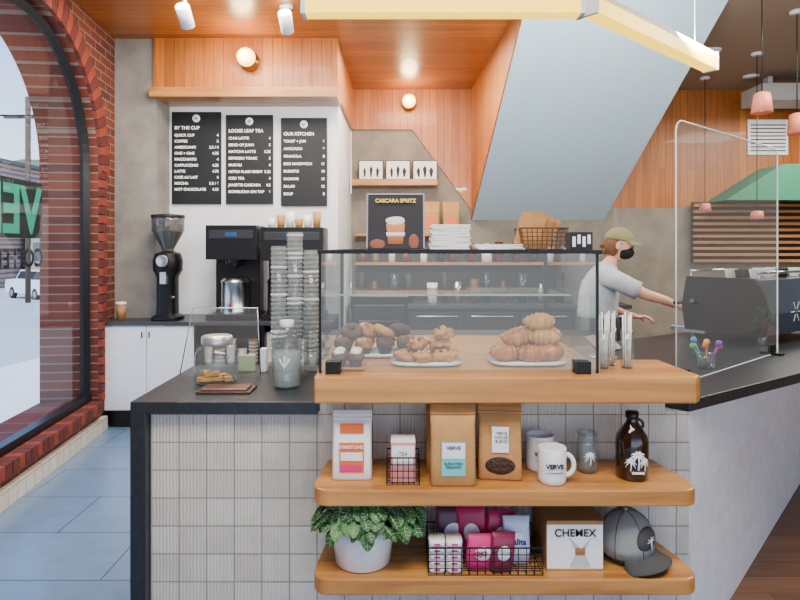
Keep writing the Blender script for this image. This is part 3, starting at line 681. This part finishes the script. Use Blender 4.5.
# ---------- shelf 1 goods
def coffee_bag(name,px0,px1,pyt,y,m,zs,rz=0,th=.035):
    q=M(name); w=(px1-px0)*y/F/2; h=Z(pyt,y)-zs; x=X((px0+px1)/2,y)
    mx=Matrix.Translation((x,y,zs))@Matrix.Rotation(rz,4,'Z')
    q.loft([(0,0,a*h,w*b,th*c_,e) for a,b,c_,e in ((0,.94,.85,8),(.03,1,1,8),(.3,.99,1.0,7),(.55,.98,.85,6),(.75,.98,.6,6),(.86,1,.3,8),(.88,1,.12,10),(1,1,.08,10))],m,seg=40,mx=mx)
    q.bb(-w*1.01,w*1.01,-th*.3,th*.3,h*.885,h*.9,m,mx=mx); q.bb(-w*1.0,w*1.0,-th*.16,th*.16,h*.94,h*.95,m,mx=mx)
    return q,x,h,w,mx
q,x,h,w,mx=coffee_bag('white_coffee_bag',333,372,410,1.98,paper,S1)
q.bb(-w*.62,w*.62,-.0375,-.034,h*.12,h*.56,orange,mx=mx); q.bb(-w*.55,w*.55,-.039,-.037,h*.3,h*.42,paper,mx=mx); q.bb(-w*.6,w*.6,-.026,-.018,h*.68,h*.82,orange,mx=mx); q.bb(-w*.6,w*.5,-.039,-.037,h*.15,h*.24,pink,mx=mx)
o=q.done(); text('STREETLEVEL',(x,1.98-.0395,S1+h*.48),.014,paper,o,bold=.0003)
q,x,h,w,mx=coffee_bag('kraft_coffee_bag',430,475,404,1.93,kraft,S1,th=.036)
q.bb(-w*.52,w*.52,-.0385,-.034,h*.14,h*.56,teal,mx=mx); q.bb(-w*.5,w*.5,-.0395,-.038,h*.36,h*.55,paper,mx=mx); o=q.done()
text('VERVE',(x,1.93-.04,S1+h*.47),.016,ink,o,bold=.0004); text('ELEVATION\nORGANIC',(x,1.93-.0395,S1+h*.28),.011,ink,o)
q,x,h,w,mx=coffee_bag('kraft_coffee_bag',426,462,402,2.04,kraft2,S1,th=.033); q.done()
q,x,h,w,mx=coffee_bag('windowed_coffee_bag',478,521,403,1.98,kraft,S1,rz=-.1,th=.036)
q.bb(-w*.38,w*.38,-.0385,-.034,h*.38,h*.72,paper,mx=mx); q.ball((0,-.035,h*.2),(w*.7,.006,h*.12),mat('roasted_beans','#3a2214',.6,bump=1,bscale=90,var=.4),mx=mx); o=q.done()
text('VERVE\nHOUSE\nBLEND',(x,1.98-.0395,S1+h*.62),.013,ink,o,rz=-.1)
q=wire_basket('wire_basket_of_tea_boxes',X(387,1.95),X(419,1.95),1.91,2.0,S1,S1+.085,blkm,6,5,4,.0014)
y=1.955
q.bb(X(391,y),X(415,y),1.925,1.99,S1+.004,S1+.13,mat('pink_soft','#d98a86',.5)); q.bb(X(392,y),X(414,y),1.923,1.926,S1+.06,S1+.12,paper); q.bb(X(391,y),X(415,y),1.925,1.99,S1+.13,S1+.136,paper)
o=q.done(); text('TEA',(X(403,y),1.9225,S1+.09),.016,ink,o)
def mug(px,y,w,h,rz):
    q=M('coffee_mug'); r=w*y/F/2; H_=h*y/F; c=(X(px,y),y,S1)
    q.lathe([(0,.003),(r*.85,0),(r*.97,.006),(r,.02),(r,H_*.5),(r,H_-.003),(r*.97,H_),(r*.9,H_-.003),(r*.88,.012),(0,.008)],c,whitec,seg=36)
    p=[]
    for i in range(11):
        a=-math.pi/2+math.pi*i/10; p.append((c[0]+(r*.93+r*.6*math.cos(a))*math.cos(rz),c[1]+(r*.93+r*.6*math.cos(a))*math.sin(rz),S1+H_*.5+H_*.3*math.sin(a)))
    q.tube(p,.006,whitec,seg=10,flat=1.3); o=q.done()
    text('VERVE',(c[0]-.002,y-r-.0012,S1+H_*.5),.02,ink,o,bold=.0008); text('COFFEE ROASTERS',(c[0]-.002,y-r-.001,S1+H_*.36),.006,ink,o); return o
mug(552,1.94,28,35,-.1); mug(540,2.05,27,35,-.3)
def palm(q,c,r,z0,s,m):
    def cyl(u,v): a=u/r; return (c[0]+r*math.sin(a),c[1]-r*math.cos(a),z0+v)
    def strip(p,ws):
        q.tube([cyl(*a) for a in p],ws,m,seg=6)
    strip([(0,0),(.003*s,.02*s),(0,.04*s)],[.003*s,.0025*s,.002*s])
    for k in range(8):
        a=math.radians(-35+k*250/7); L=.024*s; pts=[]
        for i in range(5):
            t=i/4; pts.append((L*t*math.cos(a),.04*s+L*t*math.sin(a)-.014*s*t*t))
        strip(pts,[.0016*s,.003*s,.0032*s,.002*s,.0006*s])
q=M('glass_tumbler'); y=2.03; c=(X(587,y),y,S1); rr=.034
q.lathe([(rr*.85,0),(rr,.01),(rr,.1),(rr*.9,.12),(rr*.95,.135),(rr*.93,.135),(rr*.88,.12),(rr*.97,.1),(rr*.97,.012),(0,.01)],c,jarg); palm(q,c,rr+.0005,S1+.03,.9,white); q.done()
q=M('amber_growler'); y=1.98; c=(X(632,y),y,S1); rr=.052
amb=mat('amber_glass','#1d0f08',.08,coat=.6)
q.lathe([(rr*.9,0),(rr,.008),(rr,.12),(rr*.93,.14),(rr*.6,.165),(.02,.18),(.017,.19),(.017,.2)],c,amb,seg=36); q.lathe([(.02,.196),(.021,.2),(.021,.216),(0,.218)],c,blk)
q.tube([(c[0]+.017+.02*math.sin(a*math.pi/8)+.0,c[1],c[2]+.172+.018*math.cos(a*math.pi/8)) for a in range(9)],.005,amb)
palm(q,c,rr+.001,S1+.04,1.2,white); q.bb(c[0]-.02,c[0]+.02,c[1]-rr-.003,c[1]-rr+.002,S1+.028,S1+.034,white)
o=q.done()
for sg_ in (1,-1):
    q2=M('palm_print'); palm(q2,c,rr+.001,S1+.036,.8,white); cs,sn_=math.cos(.45),math.sin(.45)*sg_
    q2.v=[Vector((c[0]+(v.x-c[0])*cs-(v.y-c[1])*sn_,c[1]+(v.x-c[0])*sn_+(v.y-c[1])*cs,v.z)) for v in q2.v]; q2.done(parent=o)

# ---------- shelf 2 goods
leafm=mat('nerve_leaf_green','#2c5a2c',.5,var=.3); leafm2=mat('nerve_leaf_light','#477a3c',.5,var=.3); vein=mat('leaf_vein','#b4c69a',.5)
q=M('potted_nerve_plant'); y=1.985; c=Vector((X(363,y),y,S2)); r=.105
q.lathe([(r*.78,0),(r*.86,.006),(r*.97,.09),(r,.125),(r*.94,.125),(r*.9,.11),(0,.11)],c,whitec,seg=40); q.lathe([(0,.112),(r*.9,.112)],c,mat('soil','#2c2018',.9))
for i in range(270):
    a=random.uniform(0,2*math.pi); k=math.sqrt(random.random()); rad=.165*k; hh=.165+.07*(1-k*k)+random.uniform(-.015,.015)
    px_=c.x+rad*math.cos(a)*1.12+.025; py_=c.y+rad*math.sin(a)*.75
    py_=min(py_,YT-.04)
    zz=c.z+hh-(.025*k**3)
    L=random.uniform(.02,.03); tilt=-.2-.5*k+random.uniform(-.3,.3)
    mx=Matrix.Translation((px_,py_,zz))@Matrix.Rotation(a+random.uniform(-.6,.6),4,'Z')@Matrix.Rotation(-tilt,4,'Y')
    n=6; vs=[];fs=[]
    for j in range(n+1):
        t=j/n; wd_=L*.78*math.sin(math.pi*min(1,t*.93+.03))**.7; x=(t-.3)*2*L; zc_=-.35*L*t*t
        vs+=[(x,-wd_,zc_+.2*wd_),(x,0,zc_),(x,wd_,zc_+.2*wd_)]
    for j in range(n): b=j*3; fs+=[(b,b+3,b+4,b+1),(b+1,b+4,b+5,b+2)]
    q.add(vs,fs,random.choice((leafm,leafm,leafm2)),True,mx)
    q.tube([((t-.3)*2*L,0,-.35*L*t*t+.0012) for t in (0,.33,.66,1)],[.0011,.001,.0008,.0003],vein,seg=4,mx=mx)
    for t in (.25,.5,.72):
        wd_=L*.6*math.sin(math.pi*t)
        for s_ in (-1,1): q.tube([((t-.3)*2*L,0,-.35*L*t*t+.001),((t-.15)*2*L,s_*wd_,-.35*L*(t+.1)**2+.2*wd_+.0016)],.0006,vein,seg=3,mx=mx)
    if i%4==0: q.tube([(c.x+.02*math.cos(a),c.y+.02*math.sin(a),c.z+.11),((c.x+px_)/2,(c.y+py_)/2,zz+.0),(px_,py_,zz)],.0015,leafm2,seg=5)
q.done()
xa,xb=X(428,1.93),X(540,1.93)
q=wire_basket('wire_basket_of_filters',xa,xb,1.89,2.07,S2,S2+.085,blkm,14,7,4,.0015)
for r_ in range(2):
    for k in range(5):
        cx=xa+.028+.055*r_; z=S2+.004+k*.02
        q.loft([(cx,1.93+.0,z,.025,.032,4),(cx,1.93,z+.004,.026,.033,4),(cx,1.93,z+.015,.026,.033,4),(cx,1.93,z+.018,.024,.031,4)],paper); q.box((cx,1.896,z+.01),(.02,.002,.006),pink)
mag=mat('magenta_pack','#a8204f',.4)
for (cx,cy,w_,h_,m,rz) in ((xa+.17,1.93,.05,.11,pink,.1),(xa+.16,2.0,.05,.17,mag,-.2),(xa+.225,1.99,.05,.16,mag,.3),(xa+.29,1.97,.045,.15,mat('clear_blue_pack','#c9d6ec',.3),.0),(xa+.23,1.92,.04,.12,mat('burgundy_pack','#7d2440',.4),.2),(xa+.09,2.02,.06,.16,mat('plum_pack','#4d2238',.4),0)):
    mx=Matrix.Translation((cx,cy,S2+.004))@Matrix.Rotation(rz,4,'Z')@Matrix.Rotation(rz*.5,4,'Y')
    q.loft([(0,0,0,w_*.9,.018,5),(0,0,h_*.3,w_,.022,4),(0,0,h_*.85,w_*.95,.015,5),(0,0,h_,w_,.003,6)],m,mx=mx)
    q.ball((0,-.021,h_*.5),(w_*.55,.003,h_*.2),paper,mx=mx)
o=q.done(); text('JOJO',(xa+.165,1.903,S2+.055),.02,pink,o,bold=.001); text('Kalita',(xa+.29,1.945,S2+.07),.026,mat('blue_ink','#2a4a9a',.5),o,bold=.001)
q=M('coffee_maker_box'); y=1.92; xa,xb=X(547,y),X(603,y); zt=Z(521,y)
kr=kraft2
q.bb(xa,xb,y,y+.14,S2,zt,paper); q.bb(xa-.001,xa+.0,y+.001,y+.139,S2,zt,kr); q.bb(xa-.001,xb+.001,y-.0005,y+.14,zt-.012,zt+.001,kr); q.bb(xa-.001,xb+.001,y-.0012,y,S2,S2+.006,kr)
cx=X(580,y)
q.prism([(cx-.035,S2+.105),(cx-.012,S2+.06),(cx-.034,S2+.012),(cx+.034,S2+.012),(cx+.012,S2+.06),(cx+.035,S2+.105)],y-.002,y-.0005,mat('carafe_grey','#b9c0c0',.3),'XZ')
q.prism([(cx-.016,S2+.074),(cx-.016,S2+.05),(cx+.016,S2+.05),(cx+.016,S2+.074)],y-.003,y-.002,wood('carafe_wood','#7a4a26','#a86c3a'),'XZ')
q.prism([(cx-.04,S2+.112),(cx+.04,S2+.112),(cx+.002,S2+.07)],y-.004,y-.003,white,'XZ')
o=q.done(bevel=.0015); text('CHEMEX',((xa+xb)/2,y-.004,zt-.048),.034,ink,o,bold=.0004)
q=M('kraft_shipping_box'); q.bb(X(536,2.08),X(592,2.08),2.075,2.145,S2,Z(505,2.08),kraft2); q.bb(X(536,2.08),X(592,2.08),2.073,2.075,Z(520,2.08),Z(516,2.08),kraft); q.done(bevel=.002)
# cap
q=M('baseball_cap'); y=2.0; c=Vector((X(627,y),y,S2)); gm=mat('cap_grey','#8e8f89',.9,bump=.4,bscale=300); bm=mat('cap_charcoal','#434443',.9)
mx=Matrix.Translation((c.x,c.y,c.z+.034))@Matrix.Rotation(math.radians(35),4,'Z')@Matrix.Rotation(math.radians(-4),4,'Y')
prof=[(.088,0),(.089,.03),(.083,.065),(.067,.1),(.04,.122),(0,.13)]
q.lathe(prof,(0,0,0),gm,mx=mx,sy=.95,seg=36)
q.ball((0,-.0,.13),.008,gm,mx=mx)
for k in range(6):
    a=k*math.pi/3+.2; q.tube([(1.01*r_*math.cos(a),.96*r_*math.sin(a),z_) for r_,z_ in prof],.0014,bm,mx=mx,seg=5)
vs=[];n=16
for j in range(n+1):
    a=math.radians(-150+120*j/n)
    for k in range(5):
        rr=.086+.016*k*math.sin(math.pi*j/n)**.5; vs.append((rr*math.cos(a),rr*math.sin(a)*.95,.004-.028*(abs(j-n/2)/(n/2))**2*(k/4)-.003*k))
nv=len(vs); vs+=[(a,b,z-.003) for a,b,z in vs]; fs=[]
for j in range(n):
    for k in range(4):
        b=j*5+k; fs.append((b,b+1,b+6,b+5)); fs.append((nv+b,nv+b+5,nv+b+6,nv+b+1))
rim=[j*5+4 for j in range(n+1)]
for i in range(n): fs.append((rim[i],rim[i]+nv,rim[i+1]+nv,rim[i+1]))
q.add(vs,fs,bm,True,mx)
q.ball((0,-.072,.055),(.045,.018,.04),bm,mx=mx)
q.tube([(0,-.0915,.03),(0,-.092,.065)],.0025,mat('cap_thread','#d8d4c8',.8),mx=mx)
for k in range(5):
    a=math.radians(-20+k*55); q.tube([(0,-.0915,.06),(.02*math.cos(a),-.0905,.06+.012*math.sin(a))],[.002,.001],MC['cap_thread'],mx=mx,seg=5)
q.lathe([(.0,0),(.06,0),(.085,.034)],(c.x,c.y,S2),bm,sy=.95)
q.done()

# ---------- person
skin=mat('skin','#dda688',.55,var=.08,bscale=15); tee=mat('grey_tshirt','#aeb2b9',.85,bump=.2,bscale=25,var=.08); pants=mat('black_apron','#17181b',.8)
hair=mat('hair_brown','#6d4a2c',.6,bump=.5,bscale=80); capm=mat('olive_cap','#827f55',.85,bump=.2,bscale=200); mask=mat('face_mask_black','#121315',.8)
O=Vector((X(600,4.35),4.35,0)); al=math.radians(-14)
fw=Vector((math.cos(al),math.sin(al),0)); lf=Vector((-math.sin(al),math.cos(al),0))
def P(f,l,z): return O+fw*f+lf*l+Vector((0,0,z))
J={'pel':(-.02,0,.93,.135),'waist':(-.02,0,1.06,.125),'chest':(.0,0,1.2,.135),'uch':(.03,0,1.29,.095),'nb':(.065,0,1.37,.052),'nt':(.1,0,1.44,.05),
'shR':(.03,-.165,1.3,.068),'upR':(.15,-.2,1.24,.05),'elR':(.28,-.21,1.175,.04),'foR':(.4,-.19,1.14,.034),'wrR':(.49,-.16,1.1,.024),'paR':(.54,-.15,1.085,.026),
'shL':(.03,.165,1.3,.068),'elL':(.02,.25,1.07,.043),'wrL':(.22,.22,.99,.025),'paL':(.28,.2,.98,.027),
'hiR':(-.02,-.1,.85,.11),'knR':(.02,-.11,.48,.07),'anR':(-.02,-.11,.1,.045),'toR':(.13,-.12,.05,.04),
'hiL':(-.02,.1,.85,.11),'knL':(.02,.11,.48,.07),'anL':(-.02,.11,.1,.045),'toL':(.13,.12,.05,.04)}
names=list(J); E=[('pel','waist'),('waist','chest'),('chest','uch'),('uch','nb'),('nb','nt'),('uch','shR'),('shR','upR'),('upR','elR'),('elR','foR'),('foR','wrR'),('wrR','paR'),('uch','shL'),('shL','elL'),('elL','wrL'),('wrL','paL'),('pel','hiR'),('hiR','knR'),('knR','anR'),('anR','toR'),('pel','hiL'),('hiL','knL'),('knL','anL'),('anL','toL')]
me=bpy.data.meshes.new('barista_skin'); me.from_pydata([P(*J[k][:3]) for k in names],[(names.index(a),names.index(b)) for a,b in E],[]); 
o=bpy.data.objects.new('tmp',me); bpy.context.collection.objects.link(o)
sk=o.modifiers.new('s','SKIN'); sk.use_smooth_shade=True
for i,k in enumerate(names):
    v=me.skin_vertices[0].data[i]; v.radius=(J[k][3],J[k][3]); v.use_root=(k=='pel')
ss=o.modifiers.new('ss','SUBSURF'); ss.levels=2; ss.render_levels=2
bpy.context.view_layer.update(); dg=bpy.context.evaluated_depsgraph_get(); ev=o.evaluated_get(dg); em_=ev.to_mesh()
V=[v.co.copy() for v in em_.vertices]; Fs=[list(p.vertices) for p in em_.polygons]; ev.to_mesh_clear(); bpy.data.objects.remove(o)
q=M('barista')
def segd(p,a,b):
    a=P(*J[a][:3]);b=P(*J[b][:3]); t=max(0,min(1,(p-a).dot(b-a)/(b-a).length_squared)); return (p-a-(b-a)*t).length
zonesS=[('elR','foR'),('foR','wrR'),('wrR','paR'),('elL','wrL'),('wrL','paL'),('nb','nt')]; zonesT=[('waist','chest'),('chest','uch'),('uch','shR'),('shR','upR'),('shL','elL')]
groups={0:[],1:[],2:[],3:[]}
for f in Fs:
    c=sum((V[i] for i in f),Vector())/len(f)
    dS=min(segd(c,*z) for z in zonesS); dT=min(segd(c,*z)-.03 for z in zonesT); dP=min(segd(c,a,b) for a,b in E if a[:2] in('hi','kn','an','pe'))
    if c.z<.16: groups[3].append(f)
    elif c.z<1.0 and dP<dS: groups[2].append(f)
    elif dS<dT: groups[0].append(f)
    else: groups[1].append(f)
base=len(q.v)
q.v+= V
for g_,m_ in ((0,skin),(1,tee),(2,pants),(3,ink)):
    k=q.slot(m_)
    for f in groups[g_]: q.f.append([i+base for i in f]); q.mi.append(k); q.sm.append(True)
q.tube([P(.03,-.165,1.3),P(.12,-.195,1.255),P(.2,-.207,1.215),P(.235,-.21,1.2)],[.07,.067,.064,.066],tee,seg=20)
q.tube([P(.03,.165,1.3),P(.02,.2,1.2),P(.02,.23,1.12)],[.072,.066,.064],tee,seg=20)
mxb=Matrix.Translation(O)@Matrix.Rotation(al,4,'Z')
q.loft([(-.02,0,.97,.145,.175,2.4),(-.02,0,1.05,.138,.165,2.4),(-.01,0,1.15,.14,.165,2.4),(.0,0,1.24,.13,.165,2.4),(.02,0,1.32,.1,.14,2.3),(.05,0,1.37,.065,.075,2)],tee,seg=36,mx=mxb)
q.loft([(-.02,0,.75,.16,.185,2.5),(-.02,0,.9,.155,.182,2.5),(-.02,0,1.0,.15,.18,2.4)],pants,seg=36,mx=mxb)
hm=Matrix.Translation(P(.13,0,1.515))@Matrix.Rotation(al-.1,4,'Z')@Matrix.Rotation(.15,4,'Y')
def hf(p,dn):
    x,y_,z=p
    if z<0:
        k=min(1,-z/.115); y_*=1-.35*k; x=x*(1-.15*k)+.018*k
    if dn.x>.8 and abs(dn.z)<.5: x-=.004
    return Vector((x,y_,z))
q.ball((0,0,0),(.093,.074,.115),skin,seg=32,rings=24,mx=hm,fn=hf)
q.tube([(.085,0,.02),(.1,0,-.005),(.106,0,-.022),(.09,0,-.03)],[.006,.009,.012,.008],skin,mx=hm)
for s_ in (-1,1):
    q.ball((.079,s_*.03,.012),(.01,.013,.009),white,mx=hm,seg=12,rings=8); q.ball((.087,s_*.03,.012),(.004,.005,.005),ink,mx=hm,seg=8,rings=6)
    q.tube([(.084,s_*.015,.032),(.088,s_*.03,.036),(.078,s_*.045,.03)],.003,hair,mx=hm)
    q.ball((-.005,s_*.079,-.005),(.016,.009,.028),skin,mx=hm,seg=14,rings=10)
    q.tube([(.06,s_*.052,-.0),(.02,s_*.076,.012),(-.012,s_*.082,.01)],.0015,mask,mx=hm)
    q.tube([(.05,s_*.045,-.07),(.02,s_*.07,-.04),(-.012,s_*.082,-.015)],.0015,mask,mx=hm)
q.ball((.028,0,-.045),(.083,.064,.056),mask,seg=24,rings=16,mx=hm,fn=lambda p,dn: Vector((p.x if p.x>0 else p.x*.3,p.y,p.z)))
q.ball((-.026,0,.005),(.08,.077,.095),hair,seg=24,rings=16,mx=hm,nz=.05,ns=30); q.ball((-.105,0,-.015),(.028,.03,.03),hair,mx=hm,nz=.15,ns=50)
q.tube([(-.085,0,-.03),(-.09,0,-.06),(-.08,0,-.085)],[.025,.02,.01],hair,mx=hm)
def cf(p,dn): return Vector((p.x,p.y,max(p.z,-.004)))
q.ball((-.005,0,.04),(.101,.085,.088),capm,seg=32,rings=20,mx=hm,fn=cf); q.ball((-.005,0,.128),.007,capm,mx=hm)
vs=[];n=14
for j in range(n+1):
    a=math.radians(-62+124*j/n)
    for k in range(5):
        e=k/4*math.cos(a)**.6; vs.append((-.005+.099*math.cos(a)+.075*e,.085*math.sin(a)*(1-.15*k/4),.042-.018*math.sin(a)**2*k/4-.018*k/4))
nv=len(vs); vs+=[(a,b,z-.004) for a,b,z in vs]; fs=[]
for j in range(n):
    for k in range(4): b=j*5+k; fs+=[(b,b+1,b+6,b+5),(nv+b,nv+b+5,nv+b+6,nv+b+1)]
    b=j*5+4; fs.append((b,b+nv,b+5+nv,b+5))
q.add(vs,fs,capm,True,hm)
def hand(pal,dirv,side,up):
    D=dirv.normalized(); S=side.normalized(); U=up.normalized()
    mxh=Matrix((( D.x,S.x,U.x,pal.x),(D.y,S.y,U.y,pal.y),(D.z,S.z,U.z,pal.z),(0,0,0,1)))
    q.ball((.0,0,0),(.048,.04,.016),skin,mx=mxh,seg=16,rings=10)
    for i,(yo,L) in enumerate(((-.029,.068),(-.01,.078),(.01,.073),(.028,.058))):
        p=[(.025,yo,0),(.045,yo*1.05,.002),(.045+L*.4,yo*1.1,-.006),(.045+L*.68,yo*1.1,-.024),(.045+L*.78,yo*1.08,-.045)]
        q.tube(p,[.009,.009,.0085,.0075,.005],skin,seg=10,mx=mxh)
    q.tube([(-.02,-.03,-.002),(.01,-.05,-.012),(.035,-.054,-.026),(.052,-.046,-.036)],[.011,.011,.009,.006],skin,seg=10,mx=mxh)
hand(P(.54,-.15,1.085),fw*.9+Vector((0,0,-.3)),lf,Vector((.25,0,1)))
hand(P(.29,.2,.98),fw,-lf,Vector((0,0,1)))
q.done(recenter=True)

# ---------- lights / world / camera
wd=bpy.data.worlds.new('World'); bpy.context.scene.world=wd; wd.use_nodes=True; nt=wd.node_tree; bg=nt.nodes['Background']
tc=nt.nodes.new('ShaderNodeTexCoord'); sp_=nt.nodes.new('ShaderNodeSeparateXYZ'); nt.links.new(tc.outputs['Generated'],sp_.inputs[0])
rp=nt.nodes.new('ShaderNodeValToRGB'); nt.links.new(sp_.outputs['Z'],rp.inputs[0]); nt.links.new(rp.outputs[0],bg.inputs['Color'])
rp.color_ramp.elements[0].color=lin('#eaf0f6'); rp.color_ramp.elements[0].position=.02; rp.color_ramp.elements[1].color=lin('#4a92ea'); rp.color_ramp.elements[1].position=.38
bg.inputs['Strength'].default_value=3.3
def light(kind,name,loc,e,col,size=1,rot=(0,0,0),sy=None):
    L=bpy.data.lights.new(name,kind); L.energy=e; L.color=col
    if kind=='AREA': L.shape='RECTANGLE'; L.size=size; L.size_y=sy or size
    elif kind=='SUN': L.angle=.02
    else: L.shadow_soft_size=size
    o=bpy.data.objects.new(name,L); o.location=loc; o.rotation_euler=rot; bpy.context.collection.objects.link(o); return o
sn=light('SUN','sun',(0,0,10),8,(1,.95,.88)); sn.rotation_euler=Vector((.06,.6,-.8)).to_track_quat('-Z','Y').to_euler()
light('AREA','interior_fill',(0,.6,3.25),150,(1,.96,.91),2.5,sy=1)  # added fill lamps under the ceiling, without fixtures, to brighten the interior
light('AREA','interior_fill',(-1.2,4.0,3.28),115,(1,.93,.84),1.0)
light('AREA','interior_fill',(.1,5.4,3.28),80,(1,.9,.76),.8)
light('AREA','interior_fill',(3.4,3.4,3.28),120,(1,.93,.84),1.2)
light('AREA','interior_fill',(4.2,5.6,3.0),80,(1,.93,.84),.8)
for i,(p,L_,an_) in enumerate(UP):  # added fill, not part of the pendants: brightens the stair soffit
    light('AREA','soffit_fill',p,(48,70)[i],(.97,.98,1),L_*.9,rot=(2.05,0,an_ if i==0 else an_-.35),sy=.05)
cam=bpy.data.cameras.new('camera'); co=bpy.data.objects.new('camera',cam); bpy.context.collection.objects.link(co)
co.location=(0,0,H); co.rotation_euler=(math.pi/2,0,0); cam.lens=27; cam.sensor_width=36; cam.shift_y=-53/800; cam.clip_start=.05; cam.clip_end=400
bpy.context.scene.camera=co
